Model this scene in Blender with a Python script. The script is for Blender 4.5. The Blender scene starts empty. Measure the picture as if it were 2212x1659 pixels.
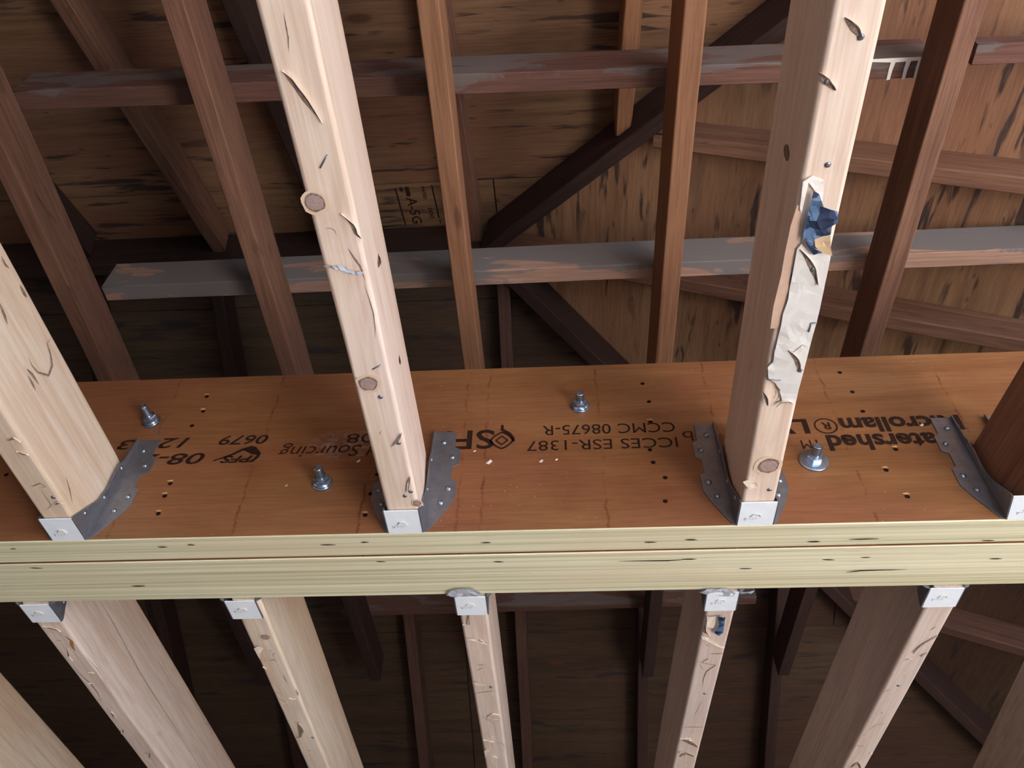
import bpy, bmesh, math, random
from mathutils import Vector, Matrix, noise
random.seed(7)
S = bpy.context.scene
col = S.collection

# ------------------------------------------------------------------ camera
cd = bpy.data.cameras.new('camera'); cam = bpy.data.objects.new('camera', cd); col.objects.link(cam)
R = Matrix(((0.9981895, 0.0575557, 0.0174644), (0.0314149, -0.7465037, 0.6646393), (0.0512910, -0.6628874, -0.7469602)))
M4 = R.transposed().to_4x4(); M4.translation = Vector((0, 0, 1.6)); cam.matrix_world = M4
cd.sensor_width = 36; cd.lens = 36*1770.79/2212; cd.clip_start = 0.01
S.camera = cam
# ------------------------------------------------------------------ world, sun, daylight through the window openings
w = bpy.data.worlds.new('sky'); S.world = w; w.use_nodes = True
w.node_tree.nodes['Background'].inputs[0].default_value = (0.62, 0.74, 1.0, 1)
w.node_tree.nodes['Background'].inputs[1].default_value = 1.6
ld = bpy.data.lights.new('sun', 'SUN'); ld.energy = 76.0; ld.angle = math.radians(2); ld.color = (1.0, 0.97, 0.95)
sun = bpy.data.objects.new('sun', ld); col.objects.link(sun)
sun.rotation_euler = Vector((-0.9, 0.05, -0.95)).to_track_quat('-Z', 'Y').to_euler()
def area(name, loc, d, sx, sy, e, c=(0.86, 0.93, 1.0)):
    l = bpy.data.lights.new(name, 'AREA'); l.shape = 'RECTANGLE'; l.size = sx; l.size_y = sy; l.energy = e; l.color = c
    o = bpy.data.objects.new(name, l); col.objects.link(o); o.location = loc
    o.rotation_euler = Vector(d).to_track_quat('-Z', 'Z').to_euler(); return o
area('daylight_near_window', (1.25, -2.02, 1.35), (-0.15, 1, -0.25), 2.4, 1.7, 26)
area('daylight_right_window', (3.02, -0.9, 1.25), (-1, 0, -0.2), 2.2, 1.7, 40)
S.view_settings.view_transform = 'Standard'; S.view_settings.look = 'None'
S.view_settings.gamma = 1; S.view_settings.use_curve_mapping = False
S.view_settings.exposure = 0.33
S.cycles.use_denoising = True
S.cycles.diffuse_bounces = 5; S.cycles.max_bounces = 8

# ------------------------------------------------------------------ materials
def hexc(r, g, b):
    f = lambda v: ((v/255+.055)/1.055)**2.4 if v/255 > .04045 else v/255/12.92
    return (f(r), f(g), f(b), 1)
class NT:
    def __init__(s, name):
        s.m = bpy.data.materials.new(name); s.m.use_nodes = True; s.t = s.m.node_tree; s.n = s.t.nodes; s.b = s.n['Principled BSDF']
    def new(s, ty, **k):
        n = s.n.new(ty)
        for a, v in k.items(): setattr(n, a, v)
        return n
    def l(s, a, b): s.t.links.new(a, b)
    def set(s, sock, v):
        if hasattr(v, 'is_linked') or isinstance(v, bpy.types.NodeSocket): s.l(v, sock)
        else: sock.default_value = v
    def math(s, op, a, b=0.0, c=None, clamp=False):
        n = s.new('ShaderNodeMath', operation=op); n.use_clamp = clamp
        s.set(n.inputs[0], a); s.set(n.inputs[1], b)
        if c is not None: s.set(n.inputs[2], c)
        return n.outputs[0]
    def mix(s, f, a, b, mode='MIX'):
        n = s.new('ShaderNodeMixRGB', blend_type=mode); s.set(n.inputs[0], f); s.set(n.inputs[1], a); s.set(n.inputs[2], b); return n.outputs[0]
    def ramp(s, f, stops):
        n = s.new('ShaderNodeValToRGB'); s.l(f, n.inputs[0]); r = n.color_ramp
        while len(r.elements) < len(stops): r.elements.new(0.5)
        for e, (p, c) in zip(r.elements, stops): e.position = p; e.color = c if len(c) == 4 else (*c, 1)
        return n.outputs[0]
    def vec(s, scale, off=0.0, rnd=True):
        tc = s.new('ShaderNodeTexCoord'); src = tc.outputs['Object']
        if rnd:
            oi = s.new('ShaderNodeObjectInfo'); a = s.new('ShaderNodeVectorMath', operation='ADD')
            sc = s.new('ShaderNodeVectorMath', operation='SCALE'); cx = s.new('ShaderNodeCombineXYZ')
            s.l(oi.outputs['Random'], cx.inputs[0]); s.l(oi.outputs['Random'], cx.inputs[1]); s.l(oi.outputs['Random'], cx.inputs[2])
            s.l(cx.outputs[0], sc.inputs[0]); sc.inputs['Scale'].default_value = 7.3
            s.l(src, a.inputs[0]); s.l(sc.outputs[0], a.inputs[1]); src = a.outputs[0]
        mp = s.new('ShaderNodeMapping'); s.l(src, mp.inputs[0]); mp.inputs['Scale'].default_value = scale; mp.inputs['Location'].default_value = (off, off, off)
        return mp.outputs[0]
    def noise(s, v, sc=1.0, det=4, rough=.5, dist=0.0):
        n = s.new('ShaderNodeTexNoise'); s.l(v, n.inputs['Vector']); n.inputs['Scale'].default_value = sc; n.inputs['Detail'].default_value = det
        n.inputs['Roughness'].default_value = rough; n.inputs['Distortion'].default_value = dist; return n.outputs[0]
    def voro(s, v, sc=1.0, rnd=1.0, feat='F1'):
        n = s.new('ShaderNodeTexVoronoi', feature=feat); s.l(v, n.inputs['Vector']); n.inputs['Scale'].default_value = sc; n.inputs['Randomness'].default_value = rnd; return n.outputs['Distance']
    def bump(s, h, st=.3, d=.001):
        n = s.new('ShaderNodeBump'); s.l(h, n.inputs['Height']); n.inputs['Strength'].default_value = st; n.inputs['Distance'].default_value = d; s.l(n.outputs[0], s.b.inputs['Normal'])
    def fin(s, color=None, rough=.6, metal=0.0, spec=.4):
        if color is not None: s.set(s.b.inputs['Base Color'], color)
        s.set(s.b.inputs['Roughness'], rough); s.b.inputs['Metallic'].default_value = metal; s.b.inputs['Specular IOR Level'].default_value = spec
        return s.m

W1 = (1, 1, 1, 1); K = (0, 0, 0, 1)
def wood(name, c1, c2, c3, blot=None, grain=(70, 2.0, 70), knots=.35, white=None, rough=.62, rl_amt=.16):
    t = NT(name)
    g = t.noise(t.vec(grain), 1, 6, .6, 1.2)
    big = t.noise(t.vec((9, 1.3, 9), 3), 1, 3, .5, .5)
    rings = t.noise(t.vec((26, .8, 26), 9), 1, 2, .4, 2.2)
    c = t.ramp(g, [(.3, c2), (.55, c1)])
    c = t.mix(t.ramp(big, [(.42, K), (.66, W1)]), c, c3)
    rl = t.ramp(t.math('FRACT', t.math('MULTIPLY', rings, 9.0)), [(0.0, W1), (.12, K), (.85, K), (1.0, W1)])
    c = t.mix(t.math('MULTIPLY', rl, rl_amt), c, c2)
    if rl_amt < .1:
        mo = t.noise(t.vec((30, 4.0, 30), 41), 1, 4, .6, 1.5)
        c = t.mix(t.math('MULTIPLY', t.ramp(mo, [(.48, K), (.68, W1)]), .32), c, hexc(196, 160, 136))
    if blot:
        b = t.noise(t.vec((22, 5.5, 22), 21), 1, 5, .65, .6)
        c = t.mix(t.ramp(b, [(.60, K), (.72, W1)]), c, blot)
    if knots:
        kv = t.voro(t.vec((11, 3.2, 11), 5), 1)
        kk = t.ramp(kv, [(.05, W1), (.10, K)])
        c = t.mix(t.math('MULTIPLY', kk, knots), c, hexc(84, 52, 38))
    fine = t.noise(t.vec((260, 9, 260), 2), 1, 3, .6)
    c = t.mix(.22, c, t.ramp(fine, [(.35, hexc(90, 66, 52)), (.62, hexc(255, 246, 236))]), 'SOFT_LIGHT')
    if white:
        wn = t.noise(t.vec((17, 4.0, 17), 31), 1, 5, .6, .8)
        tz = t.new('ShaderNodeTexCoord'); sz = t.new('ShaderNodeSeparateXYZ'); t.l(tz.outputs['Object'], sz.inputs[0])
        zb = t.math('MULTIPLY', t.math('MULTIPLY', sz.outputs[2], 60.0, clamp=True), white[3])
        xb = t.math('MULTIPLY', t.math('MULTIPLY', t.math('SUBTRACT', sz.outputs[0], .016), 60.0, clamp=True), white[3]); zb = t.math('MAXIMUM', zb, xb)
        wr = t.ramp(t.math('ADD', wn, zb), [(white[1], K), (white[1]+.05, W1)])
        c = t.mix(t.math('MULTIPLY', wr, white[2]), c, white[0])
    t.bump(t.math('ADD', g, t.math('MULTIPLY', fine, .5)), .25, .0012)
    return t.fin(c, rough)

MT = {}
MT['pine'] = wood('new_pine', hexc(228, 208, 190), hexc(218, 194, 172), hexc(236, 216, 204), grain=(42, 1.5, 42), knots=.0, rl_amt=.07)
MT['pine_tan'] = wood('tan_pine', hexc(224, 208, 190), hexc(210, 188, 162), hexc(212, 186, 158), grain=(42, 1.5, 42), knots=.0, rl_amt=.07)
MT['pine_pink'] = wood('rough_pine', hexc(224, 206, 192), hexc(202, 178, 160), hexc(210, 192, 182), blot=hexc(196, 172, 154), grain=(42, 2.5, 42), knots=.0, rl_amt=.06)
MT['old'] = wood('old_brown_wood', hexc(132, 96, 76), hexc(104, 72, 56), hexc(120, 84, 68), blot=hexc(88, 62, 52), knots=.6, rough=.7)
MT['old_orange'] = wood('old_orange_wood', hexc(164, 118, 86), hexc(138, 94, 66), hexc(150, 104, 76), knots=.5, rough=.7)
MT['dark_and_shade'] = wood('dark_and_shade_toned_wood', hexc(64, 44, 38), hexc(50, 34, 30), hexc(56, 38, 34), knots=.4, rough=.75)  # dark timber; on the far side its darkness stands for attic shade
MT['old_shade'] = wood('shade_toned_old_wood', hexc(98, 70, 58), hexc(78, 54, 46), hexc(88, 62, 52), knots=.4, rough=.75)  # old wood toned down, half shade put into the colour
MT['white_wood'] = wood('plaster_smeared_wood', hexc(178, 142, 122), hexc(152, 116, 98), hexc(166, 130, 112), white=(hexc(120, 115, 112), .53, .92, .16), knots=.3, rough=.8)
MT['white_wood_thin'] = wood('thinly_smeared_wood', hexc(112, 78, 66), hexc(88, 60, 50), hexc(100, 70, 60), white=(hexc(112, 104, 100), .60, .75, .12), knots=.3, rough=.8)

def plywood(name, axis, dk=1.0, th=.585):
    # knife streaks run along the face grain: axis 0 = x, 1 = y
    t = NT(name)
    def v(a, b, off): return t.vec((a, b, b) if axis == 0 else (b, a, b), off)
    g = t.noise(v(1.2, 24, 1), 1, 5, .6, .8)
    big = t.noise(v(1.3, 2.8, 4), 1, 3, .5)
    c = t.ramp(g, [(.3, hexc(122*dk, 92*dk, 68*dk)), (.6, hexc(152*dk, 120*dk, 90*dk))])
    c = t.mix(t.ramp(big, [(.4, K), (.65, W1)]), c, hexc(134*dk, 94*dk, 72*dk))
    s1 = t.noise(v(4.6, 34, 7), 1, 3, .55, .25)
    m1 = t.noise(v(2.2, 5.0, 11), 1, 2, .5)
    st = t.math('MULTIPLY', t.ramp(s1, [(th, K), (th+.06, W1)]), t.ramp(m1, [(.40, K), (.52, W1)]))
    c = t.mix(t.math('MULTIPLY', st, .86), c, hexc(52, 44, 46))
    s3 = t.noise(v(3.0, 20, 14), 1, 3, .55, .3)
    c = t.mix(t.math('MULTIPLY', t.ramp(s3, [(.58, K), (.74, W1)]), .4), c, hexc(84*dk, 70*dk, 58*dk))
    kv = t.voro(v(2.2, 5.0, 15), 1)
    c = t.mix(t.math('MULTIPLY', t.ramp(kv, [(.045, W1), (.08, K)]), .8), c, hexc(92, 56, 38))
    pv = t.voro(v(9, 26, 19), 1)
    c = t.mix(t.math('MULTIPLY', t.ramp(pv, [(.07, W1), (.11, K)]), .5), c, hexc(60, 36, 26))
    fine = t.noise(v(12, 240, 2), 1, 3, .6)
    c = t.mix(.2, c, t.ramp(fine, [(.35, hexc(80, 56, 42)), (.62, hexc(255, 240, 226))]), 'SOFT_LIGHT')
    t.bump(t.math('ADD', g, t.math('MULTIPLY', st, -1.5)), .3, .001)
    return t.fin(c, .72)
MT['ply_x'] = plywood('plywood_sheathing', 0); MT['ply_y'] = plywood('plywood_sheathing_cross', 1, 1.06, .555); MT['ply_shade_y'] = plywood('shade_toned_plywood_cross', 1, .56); MT['ply_shade'] = plywood('shade_toned_plywood_sheathing', 0, .56)  # last two repeat the plywood darker, with far attic shade in the colour

def lvl_face():
    t = NT('veneer_beam_face')
    g = t.noise(t.vec((1.8, 1, 15), 0, False), 1, 3, .5, .9)
    big = t.noise(t.vec((3.2, 1, 6), 3, False), 1, 3, .5, .5)
    c = t.ramp(g, [(.28, hexc(126, 86, 54)), (.5, hexc(141, 98, 62)), (.72, hexc(156, 113, 76))])
    c = t.mix(t.ramp(big, [(.40, K), (.62, W1)]), c, hexc(135, 88, 60))
    low = t.noise(t.vec((9, 1, 9), 12, False), 1, 3, .6)
    c = t.mix(t.math('MULTIPLY', t.ramp(low, [(.56, K), (.75, W1)]), .35), c, hexc(112, 62, 36))
    # veneer joints: reddish broken lines across the face
    tc = t.new('ShaderNodeTexCoord'); sx = t.new('ShaderNodeSeparateXYZ'); t.l(tc.outputs['Object'], sx.inputs[0])
    wob = t.noise(t.vec((3, 1, 38), 6, False), 1, 4, .6)
    X = t.math('ADD', sx.outputs[0], t.math('MULTIPLY', t.math('SUBTRACT', wob, .5), .014))
    acc = None
    for x0 in (-.5585, -.402, -.246, -.1238, -.0937, .0598, .215, .3752, .535):
        a = t.math('ABSOLUTE', t.math('SUBTRACT', X, x0)); a = t.ramp(t.math('MULTIPLY', a, 300.0), [(.15, W1), (.75, K)])
        acc = a if acc is None else t.math('MAXIMUM', acc, a)
    br = t.ramp(t.noise(t.vec((14, 1, 45), 8, False), 1, 4, .7), [(.44, K), (.62, W1)])
    c = t.mix(t.math('MULTIPLY', t.math('MULTIPLY', acc, br), .7), c, hexc(96, 30, 14))
    # plaster dust scuffs: one smear near the middle left and small flecks everywhere
    ex = t.math('MULTIPLY', t.math('SUBTRACT', sx.outputs[0], -.285), 19.0); ez = t.math('MULTIPLY', t.math('SUBTRACT', sx.outputs[2], 2.372), 34.0)
    el = t.math('SUBTRACT', 1.0, t.math('ADD', t.math('MULTIPLY', ex, ex), t.math('MULTIPLY', ez, ez)), clamp=True)
    dn = t.noise(t.vec((70, 1, 110), 5, False), 1, 5, .7)
    dm = t.math('MULTIPLY', t.ramp(dn, [(.44, K), (.66, W1)]), t.math('POWER', el, .5))
    c = t.mix(t.math('MULTIPLY', dm, .75), c, hexc(186, 170, 164))
    fv = t.voro(t.vec((70, 1, 120), 2, False), 1)
    fm = t.math('MULTIPLY', t.ramp(fv, [(.05, W1), (.09, K)]), t.ramp(t.noise(t.vec((9, 1, 14), 17, False), 1, 3, .6), [(.46, K), (.6, W1)]))
    c = t.mix(t.math('MULTIPLY', fm, .6), c, hexc(206, 176, 150))
    fine = t.noise(t.vec((16, 1, 300), 2, False), 1, 3, .6)
    c = t.mix(.16, c, t.ramp(fine, [(.35, hexc(90, 60, 44)), (.62, hexc(255, 236, 216))]), 'SOFT_LIGHT')
    t.bump(t.math('ADD', t.math('MULTIPLY', g, .6), t.math('MULTIPLY', low, .6)), .12, .001)
    return t.fin(c, .42, 0, .45)
MT['lvl_face'] = lvl_face()
def lvl_edge():
    t = NT('veneer_beam_edge')
    g = t.noise(t.vec((1.1, 210, 210), 0, False), 1, 3, .5, .3)
    lay = t.noise(t.vec((.25, 170, 170), 3, False), 1, 2, .5, .15)
    c = t.ramp(g, [(.3, hexc(184, 178, 140)), (.62, hexc(228, 222, 190))])
    c = t.mix(t.math('MULTIPLY', t.ramp(lay, [(.40, W1), (.50, K)]), .3), c, hexc(196, 186, 148))
    c = t.mix(t.math('MULTIPLY', t.ramp(lay, [(.60, K), (.66, W1)]), .7), c, hexc(232, 226, 196))
    big = t.noise(t.vec((4, 14, 14), 9, False), 1, 3, .5)
    c = t.mix(t.math('MULTIPLY', t.ramp(big, [(.5, K), (.7, W1)]), .5), c, hexc(216, 196, 160))
    ck = t.noise(t.vec((9, 260, 260), 13, False), 1, 3, .5)
    c = t.mix(t.math('MULTIPLY', t.ramp(ck, [(.70, K), (.76, W1)]), .6), c, hexc(120, 96, 62))
    t.bump(g, .3, .001)
    return t.fin(c, .62)
MT['lvl_edge'] = lvl_edge()
def plain(name, c, rough=.6, metal=0.0, spec=.4, var=.25, sc=60, c2=None):
    t = NT(name); n = t.noise(t.vec((sc, sc, sc)), 1, 4, .6)
    d = c2 or tuple(v*(1-var) for v in c[:3])+(1,)
    cc = t.ramp(n, [(.35, d), (.65, c)]); t.bump(n, .15, .0006)
    return t.fin(cc, rough, metal, spec)
MT['galv'] = plain('galvanized_steel', hexc(150, 152, 160), .42, .75, .5, .2, 90)
MT['galv_seat'] = plain('reflection_toned_galvanized_steel', hexc(240, 247, 253), .5, .0, .5, .06, 60)  # near-white copy for the seats, bright floor reflection put into the colour
MT['zinc'] = plain('blue_zinc_plate', hexc(172, 194, 222), .26, .92, .5, .1, 80)
MT['nail'] = plain('galvanized_nail', hexc(168, 176, 188), .3, .9, .5, .1, 80)
MT['ink'] = plain('black_ink', hexc(48, 30, 24), .5, 0, .3, .2, 60)
MT['ink_soft'] = plain('faded_brown_ink', hexc(70, 38, 26), .5, 0, .3, .25, 60)
MT['stamp'] = plain('dark_stamp_ink', hexc(70, 46, 38), .7, 0, .2, .3, 60)
MT['hole'] = plain('dark_hole', hexc(40, 24, 18), .8, 0, .1)
MT['splinter'] = plain('pale_splinter', hexc(214, 168, 124), .7, 0, .2)
MT['gouge'] = plain('dark_gouged_wood', hexc(158, 136, 122), .8, 0, .1, .55, 300)
MT['pale'] = plain('torn_pale_wood', hexc(240, 222, 202), .7, 0, .2, .12, 200)
MT['knot'] = plain('grey_knot_wood', hexc(178, 152, 144), .7, 0, .2, .25, 260)
MT['knot_brown'] = plain('brown_knot_wood', hexc(150, 100, 66), .7, 0, .2, .3, 260)
MT['halo'] = plain('wood_around_knot', hexc(226, 198, 172), .7, 0, .2, .05, 200)
MT['stain'] = plain('amber_resin_stain', hexc(176, 122, 76), .6, 0, .3, .2, 200)
MT['peel'] = plain('bare_pinkish_wood', hexc(212, 180, 158), .7, 0, .2, .12, 60)
MT['film'] = plain('whitish_paper_wrap', hexc(226, 222, 216), .5, 0, .4, .1, 40)
MT['white'] = plain('white_paper_scrap', hexc(244, 238, 230), .6, 0, .3, .05, 40)
MT['blue'] = plain('blue_black_wrap', hexc(52, 66, 96), .35, 0, .6, .5, 60)
MT['bluelite'] = plain('light_blue_wrap', hexc(98, 126, 160), .3, 0, .6, .25, 60)
MT['brownp'] = plain('brown_kraft_paper', hexc(206, 176, 138), .6, 0, .3, .15, 60)
MT['foil'] = plain('grey_plastic_film', hexc(196, 200, 210), .35, 0, .6, .35, 120)
MT['floor'] = plain('pale_subfloor', hexc(206, 200, 196), .7, 0, .3, .1, 8)
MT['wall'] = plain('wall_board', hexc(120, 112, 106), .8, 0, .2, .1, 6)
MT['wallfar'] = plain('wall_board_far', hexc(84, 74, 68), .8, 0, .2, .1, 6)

# ------------------------------------------------------------------ helpers
WM = {}
def link(name, me, mats=(), parent=None, mw=None, smooth=False):
    o = bpy.data.objects.new(name, me); col.objects.link(o)
    for m in (mats if isinstance(mats, (list, tuple)) else [mats]): me.materials.append(MT[m] if isinstance(m, str) else m)
    mw = mw or Matrix.Identity(4)
    if parent is not None:
        o.parent = parent; o.matrix_parent_inverse = WM[parent.name].inverted()
    o.matrix_basis = mw; WM[o.name] = mw
    if smooth:
        for p in me.polygons: p.use_smooth = True
    return o
def empty(name, loc, parent=None):
    o = bpy.data.objects.new(name, None); col.objects.link(o); o.empty_display_size = .05
    m = Matrix.Translation(loc)
    if parent is not None: o.parent = parent; o.matrix_parent_inverse = WM[parent.name].inverted()
    o.matrix_basis = m; WM[o.name] = m; return o
def tag(o, label=None, cat=None, group=None, kind=None):
    if label: o['label'] = label
    if cat: o['category'] = cat
    if group: o['group'] = group
    if kind: o['kind'] = kind
    return o
def mesh(name, v, f, mi=None):
    me = bpy.data.meshes.new(name); me.from_pydata([tuple(p) for p in v], [], f)
    if mi:
        for p, i in zip(me.polygons, mi): p.material_index = i
    me.update(); return me
def box(name, x0, x1, y0, y1, z0, z1, mat, parent=None, mats=None, mi=None):
    v = [(x, y, z) for z in (z0, z1) for y in (y0, y1) for x in (x0, x1)]
    f = [(0, 2, 3, 1), (4, 5, 7, 6), (0, 1, 5, 4), (2, 6, 7, 3), (0, 4, 6, 2), (1, 3, 7, 5)]
    return link(name, mesh(name, v, f, mi), mats or mat, parent)
def timber(name, P0, P1, w, h, mat, r=.0035, parent=None, tw=0.0, bow=.0012, up=(0, 0, 1), n=36, mats=None):
    """board from P0 to P1 (points on the lower left edge); +x side is the width, up is the depth; rounded arrises"""
    P0 = Vector(P0); P1 = Vector(P1); Y = (P1-P0).normalized(); L = (P1-P0).length
    X = Y.cross(Vector(up)).normalized(); Z = X.cross(Y)
    prof = []
    for cx, cz, a0 in ((w-r, r, -90), (w-r, h-r, 0), (r, h-r, 90), (r, r, 180)):
        for k in range(4):
            a = math.radians(a0+30*k); prof.append((cx+r*math.cos(a), cz+r*math.sin(a)))
    m = len(prof); v = []; seed = random.random()*100
    for i in range(n+1):
        y = L*i/n
        bx = bow*2*(noise.noise(Vector((seed, y*1.3, 0)))); bz = bow*.2*(noise.noise(Vector((seed, y*1.3, 9))))
        for j, (px, pz) in enumerate(prof):
            q = .0003*noise.noise(Vector((px*50+seed, y*9, pz*50)))
            v.append((px+bx+q+tw*pz/h, y, pz+bz+q))
    f = []
    for i in range(n):
        for j in range(m):
            a, b = i*m+j, i*m+(j+1) % m; f.append((a, b, b+m, a+m))
    f.append(tuple(range(m))[::-1] if False else tuple(range(m-1, -1, -1))); f.append(tuple(n*m+j for j in range(m)))
    me = mesh(name, v, [tuple(reversed(q)) for q in f])
    bm = bmesh.new(); bm.from_mesh(me); bmesh.ops.recalc_face_normals(bm, faces=bm.faces); bm.to_mesh(me); bm.free()
    for p in me.polygons: p.use_smooth = p.index < n*m and (p.index % m) % 4 != 3
    mw = Matrix(((X.x, Y.x, Z.x, P0.x), (X.y, Y.y, Z.y, P0.y), (X.z, Y.z, Z.z, P0.z), (0, 0, 0, 1)))
    return link(name, me, mats or mat, parent, mw)
def prism(name, pts, axis_fn, th, mat, parent, bev=0.0):
    """pts 2D outline; axis_fn(u, v, t) -> world point with t across the thickness"""
    n = len(pts); v = [axis_fn(u, q, 0) for u, q in pts]+[axis_fn(u, q, th) for u, q in pts]
    f = [tuple(range(n)), tuple(range(2*n-1, n-1, -1))]+[(i, i+n, (i+1) % n+n, (i+1) % n) for i in range(n)]
    me = mesh(name, v, f); bm = bmesh.new(); bm.from_mesh(me)
    bmesh.ops.recalc_face_normals(bm, faces=bm.faces)
    bmesh.ops.triangulate(bm, faces=[q for q in bm.faces if len(q.verts) > 4]); bm.to_mesh(me); bm.free()
    return link(name, me, mat, parent)
def lathe(name, prof, c, d, mat, parent, seg=16, smooth=True, rot=0.0):
    """prof: (radius, along) from base to tip; c centre; d axis"""
    d = Vector(d).normalized(); a = d.orthogonal().normalized(); b = d.cross(a); c = Vector(c); v = []; f = []
    for r, t in prof:
        for k in range(seg):
            an = 2*math.pi*k/seg+rot; v.append(c+d*t+(a*math.cos(an)+b*math.sin(an))*max(r, 1e-5))
    for i in range(len(prof)-1):
        for k in range(seg): f.append((i*seg+k, i*seg+(k+1) % seg, (i+1)*seg+(k+1) % seg, (i+1)*seg+k))
    f.append(tuple(range(seg-1, -1, -1))); f.append(tuple((len(prof)-1)*seg+k for k in range(seg)))
    o = link(name, mesh(name, v, f), mat, parent)
    if smooth:
        for p in o.data.polygons: p.use_smooth = len(p.vertices) == 4
    return o
def crumple(name, pts, fn, amp, mat, parent, cuts=2, seed=0, sc=90, lift=.0006):
    me = mesh(name, [(u, v, 0) for u, v in pts], [tuple(range(len(pts)))])
    bm = bmesh.new(); bm.from_mesh(me); bmesh.ops.triangulate(bm, faces=bm.faces[:])
    for _ in range(cuts): bmesh.ops.subdivide_edges(bm, edges=bm.edges[:], cuts=1, use_grid_fill=False)
    bmesh.ops.triangulate(bm, faces=bm.faces[:])
    for q in bm.verts:
        u, v = q.co.x, q.co.y
        nz = noise.noise(Vector((u*sc+seed, v*sc, seed))); nz = (1-abs(nz)*2)
        q.co = Vector(fn(u, v, lift+amp*max(0, nz*.5+.5)))
    bm.to_mesh(me); bm.free()
    return link(name, me, mat, parent)
def ribbon(name, pl, width, fn, mat, parent, lift=.0004, taper=True, ridge=None):
    """lens shaped sliver along a polyline on a surface; raised pale lip on one side when ridge is set"""
    if len(pl) == 1: pl = [pl[0], (pl[0][0]+width, pl[0][1])]
    P = []
    for i in range(len(pl)-1):
        for k in range(3): P.append((pl[i][0]+(pl[i+1][0]-pl[i][0])*k/3, pl[i][1]+(pl[i+1][1]-pl[i][1])*k/3))
    P.append(pl[-1]); n = len(P); v = []; f = []; mi = []
    for i, (x, y) in enumerate(P):
        a = P[max(i-1, 0)]; b = P[min(i+1, n-1)]; dx, dy = b[0]-a[0], b[1]-a[1]; L = math.hypot(dx, dy) or 1e-6
        nx, ny = -dy/L, dx/L; ww = width*.34*(math.sin(math.pi*(i+.35)/(n-1+.7)) if taper else 1)*(1+.35*noise.noise(Vector((x*400, y*400, 0))))
        v += [fn(x+nx*ww, y+ny*ww, lift), fn(x, y, lift+.0001), fn(x-nx*ww, y-ny*ww, lift)]
        if ridge: v.append(fn(x-nx*ww*1.7, y-ny*ww*1.7, lift+ridge))
    s = 4 if ridge else 3
    for i in range(n-1):
        for j in range(s-1): f.append((i*s+j, i*s+j+1, (i+1)*s+j+1, (i+1)*s+j)); mi.append(1 if j == 2 else 0)
    return link(name, mesh(name, v, f, mi), [mat, 'pale'], parent)
def disc(name, c, rx, ry, fn, mat, parent, lift=.0004, seg=14, jag=.12, cup=0.0):
    v = [fn(c[0], c[1], lift+cup)]; s0 = random.random()*50
    for k in range(seg):
        a = 2*math.pi*k/seg; q = 1+jag*noise.noise(Vector((math.cos(a)*2+s0, math.sin(a)*2, s0)))
        v.append(fn(c[0]+rx*math.cos(a)*q, c[1]+ry*math.sin(a)*q, lift))
    return link(name, mesh(name, v, [(0, k+1, (k+1) % seg+1) for k in range(seg)]), mat, parent)
def text(name, s, x_right, x_left, z_base, z_top, mat, parent, y, bold=0.0, shear=0.0):
    """lettering printed upside down on the beam: reads from +x to -x, its top towards -z"""
    cu = bpy.data.curves.new(name, 'FONT'); cu.body = s; cu.size = 1; cu.shear = shear; cu.offset = bold; cu.resolution_u = 3
    o = bpy.data.objects.new(name, cu); col.objects.link(o); bpy.context.view_layer.update()
    me = bpy.data.meshes.new_from_object(o.evaluated_get(bpy.context.evaluated_depsgraph_get()))
    bpy.data.objects.remove(o); bpy.data.curves.remove(cu)
    us = [v.co.x for v in me.vertices]; vs = [v.co.y for v in me.vertices]; u0, u1, v1 = min(us), max(us), max(vs); v0 = min(0 if 'g' not in s else 0, 0)
    for v in me.vertices:
        u = (v.co.x-u0)/(u1-u0); q = (v.co.y-v0)/(v1-v0)
        v.co = (x_right+(x_left-x_right)*u, y, z_base+(z_top-z_base)*q)
    me.materials.clear(); return link(name, me, mat, parent)

# ------------------------------------------------------------------ dimensions
D = .7857; HB = 2.2191; TP = .0433; TB = 3*TP; HH = .302; YB = D+TB
ZN = HB+.004; ZF = HB-.002
RY, RX = 1.27, -.2            # ridge line and where the hips meet it
def z_near(y): return 1.6+1.53+.4*y
def z_far(y): return 1.6+1.53+.4*(2*RY-y)
def z_hip(x): return 1.6+1.53+.4*RY-.4*(x-RX)
OFF = .097

# ------------------------------------------------------------------ setting: room shell and roof
floor = box('floor', -3.6, 3.1, -2.1, 4.7, -.12, 0, 'floor'); tag(floor, kind='structure')
def wall(name, axis, c, th, a0, a1, z1, win, mat):
    """wall slab with one opening, as a ring of four blocks in one mesh"""
    v = []; f = []
    blocks = [(a0, a1, 0, z1)] if not win else [(a0, a1, 0, win[2]), (a0, a1, win[3], z1), (a0, win[0], win[2], win[3]), (win[1], a1, win[2], win[3])]
    for (p, q, zz0, zz1) in blocks:
        b = len(v)
        for z in (zz0, zz1):
            for t in (c, c+th):
                for s in (p, q): v.append((s, t, z) if axis == 'x' else (t, s, z))
        f += [tuple(b+i for i in q2) for q2 in [(0, 2, 3, 1), (4, 5, 7, 6), (0, 1, 5, 4), (2, 6, 7, 3), (0, 4, 6, 2), (1, 3, 7, 5)]]
    o = link(name, mesh(name, v, f), mat); tag(o, kind='structure'); return o
wall('wall_near', 'x', -2.1, .1, -3.6, 3.1, 2.38, (0.0, 2.5, .45, 2.1), 'wall')
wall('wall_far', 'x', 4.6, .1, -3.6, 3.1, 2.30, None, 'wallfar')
wall('wall_right', 'y', 3.0, .1, -2.1, 4.7, 2.42, (-2.0, .2, .4, 2.1), 'wall')
wall('wall_left', 'y', -3.6, .1, -2.1, 4.7, 2.5, None, 'wallfar')
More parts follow.
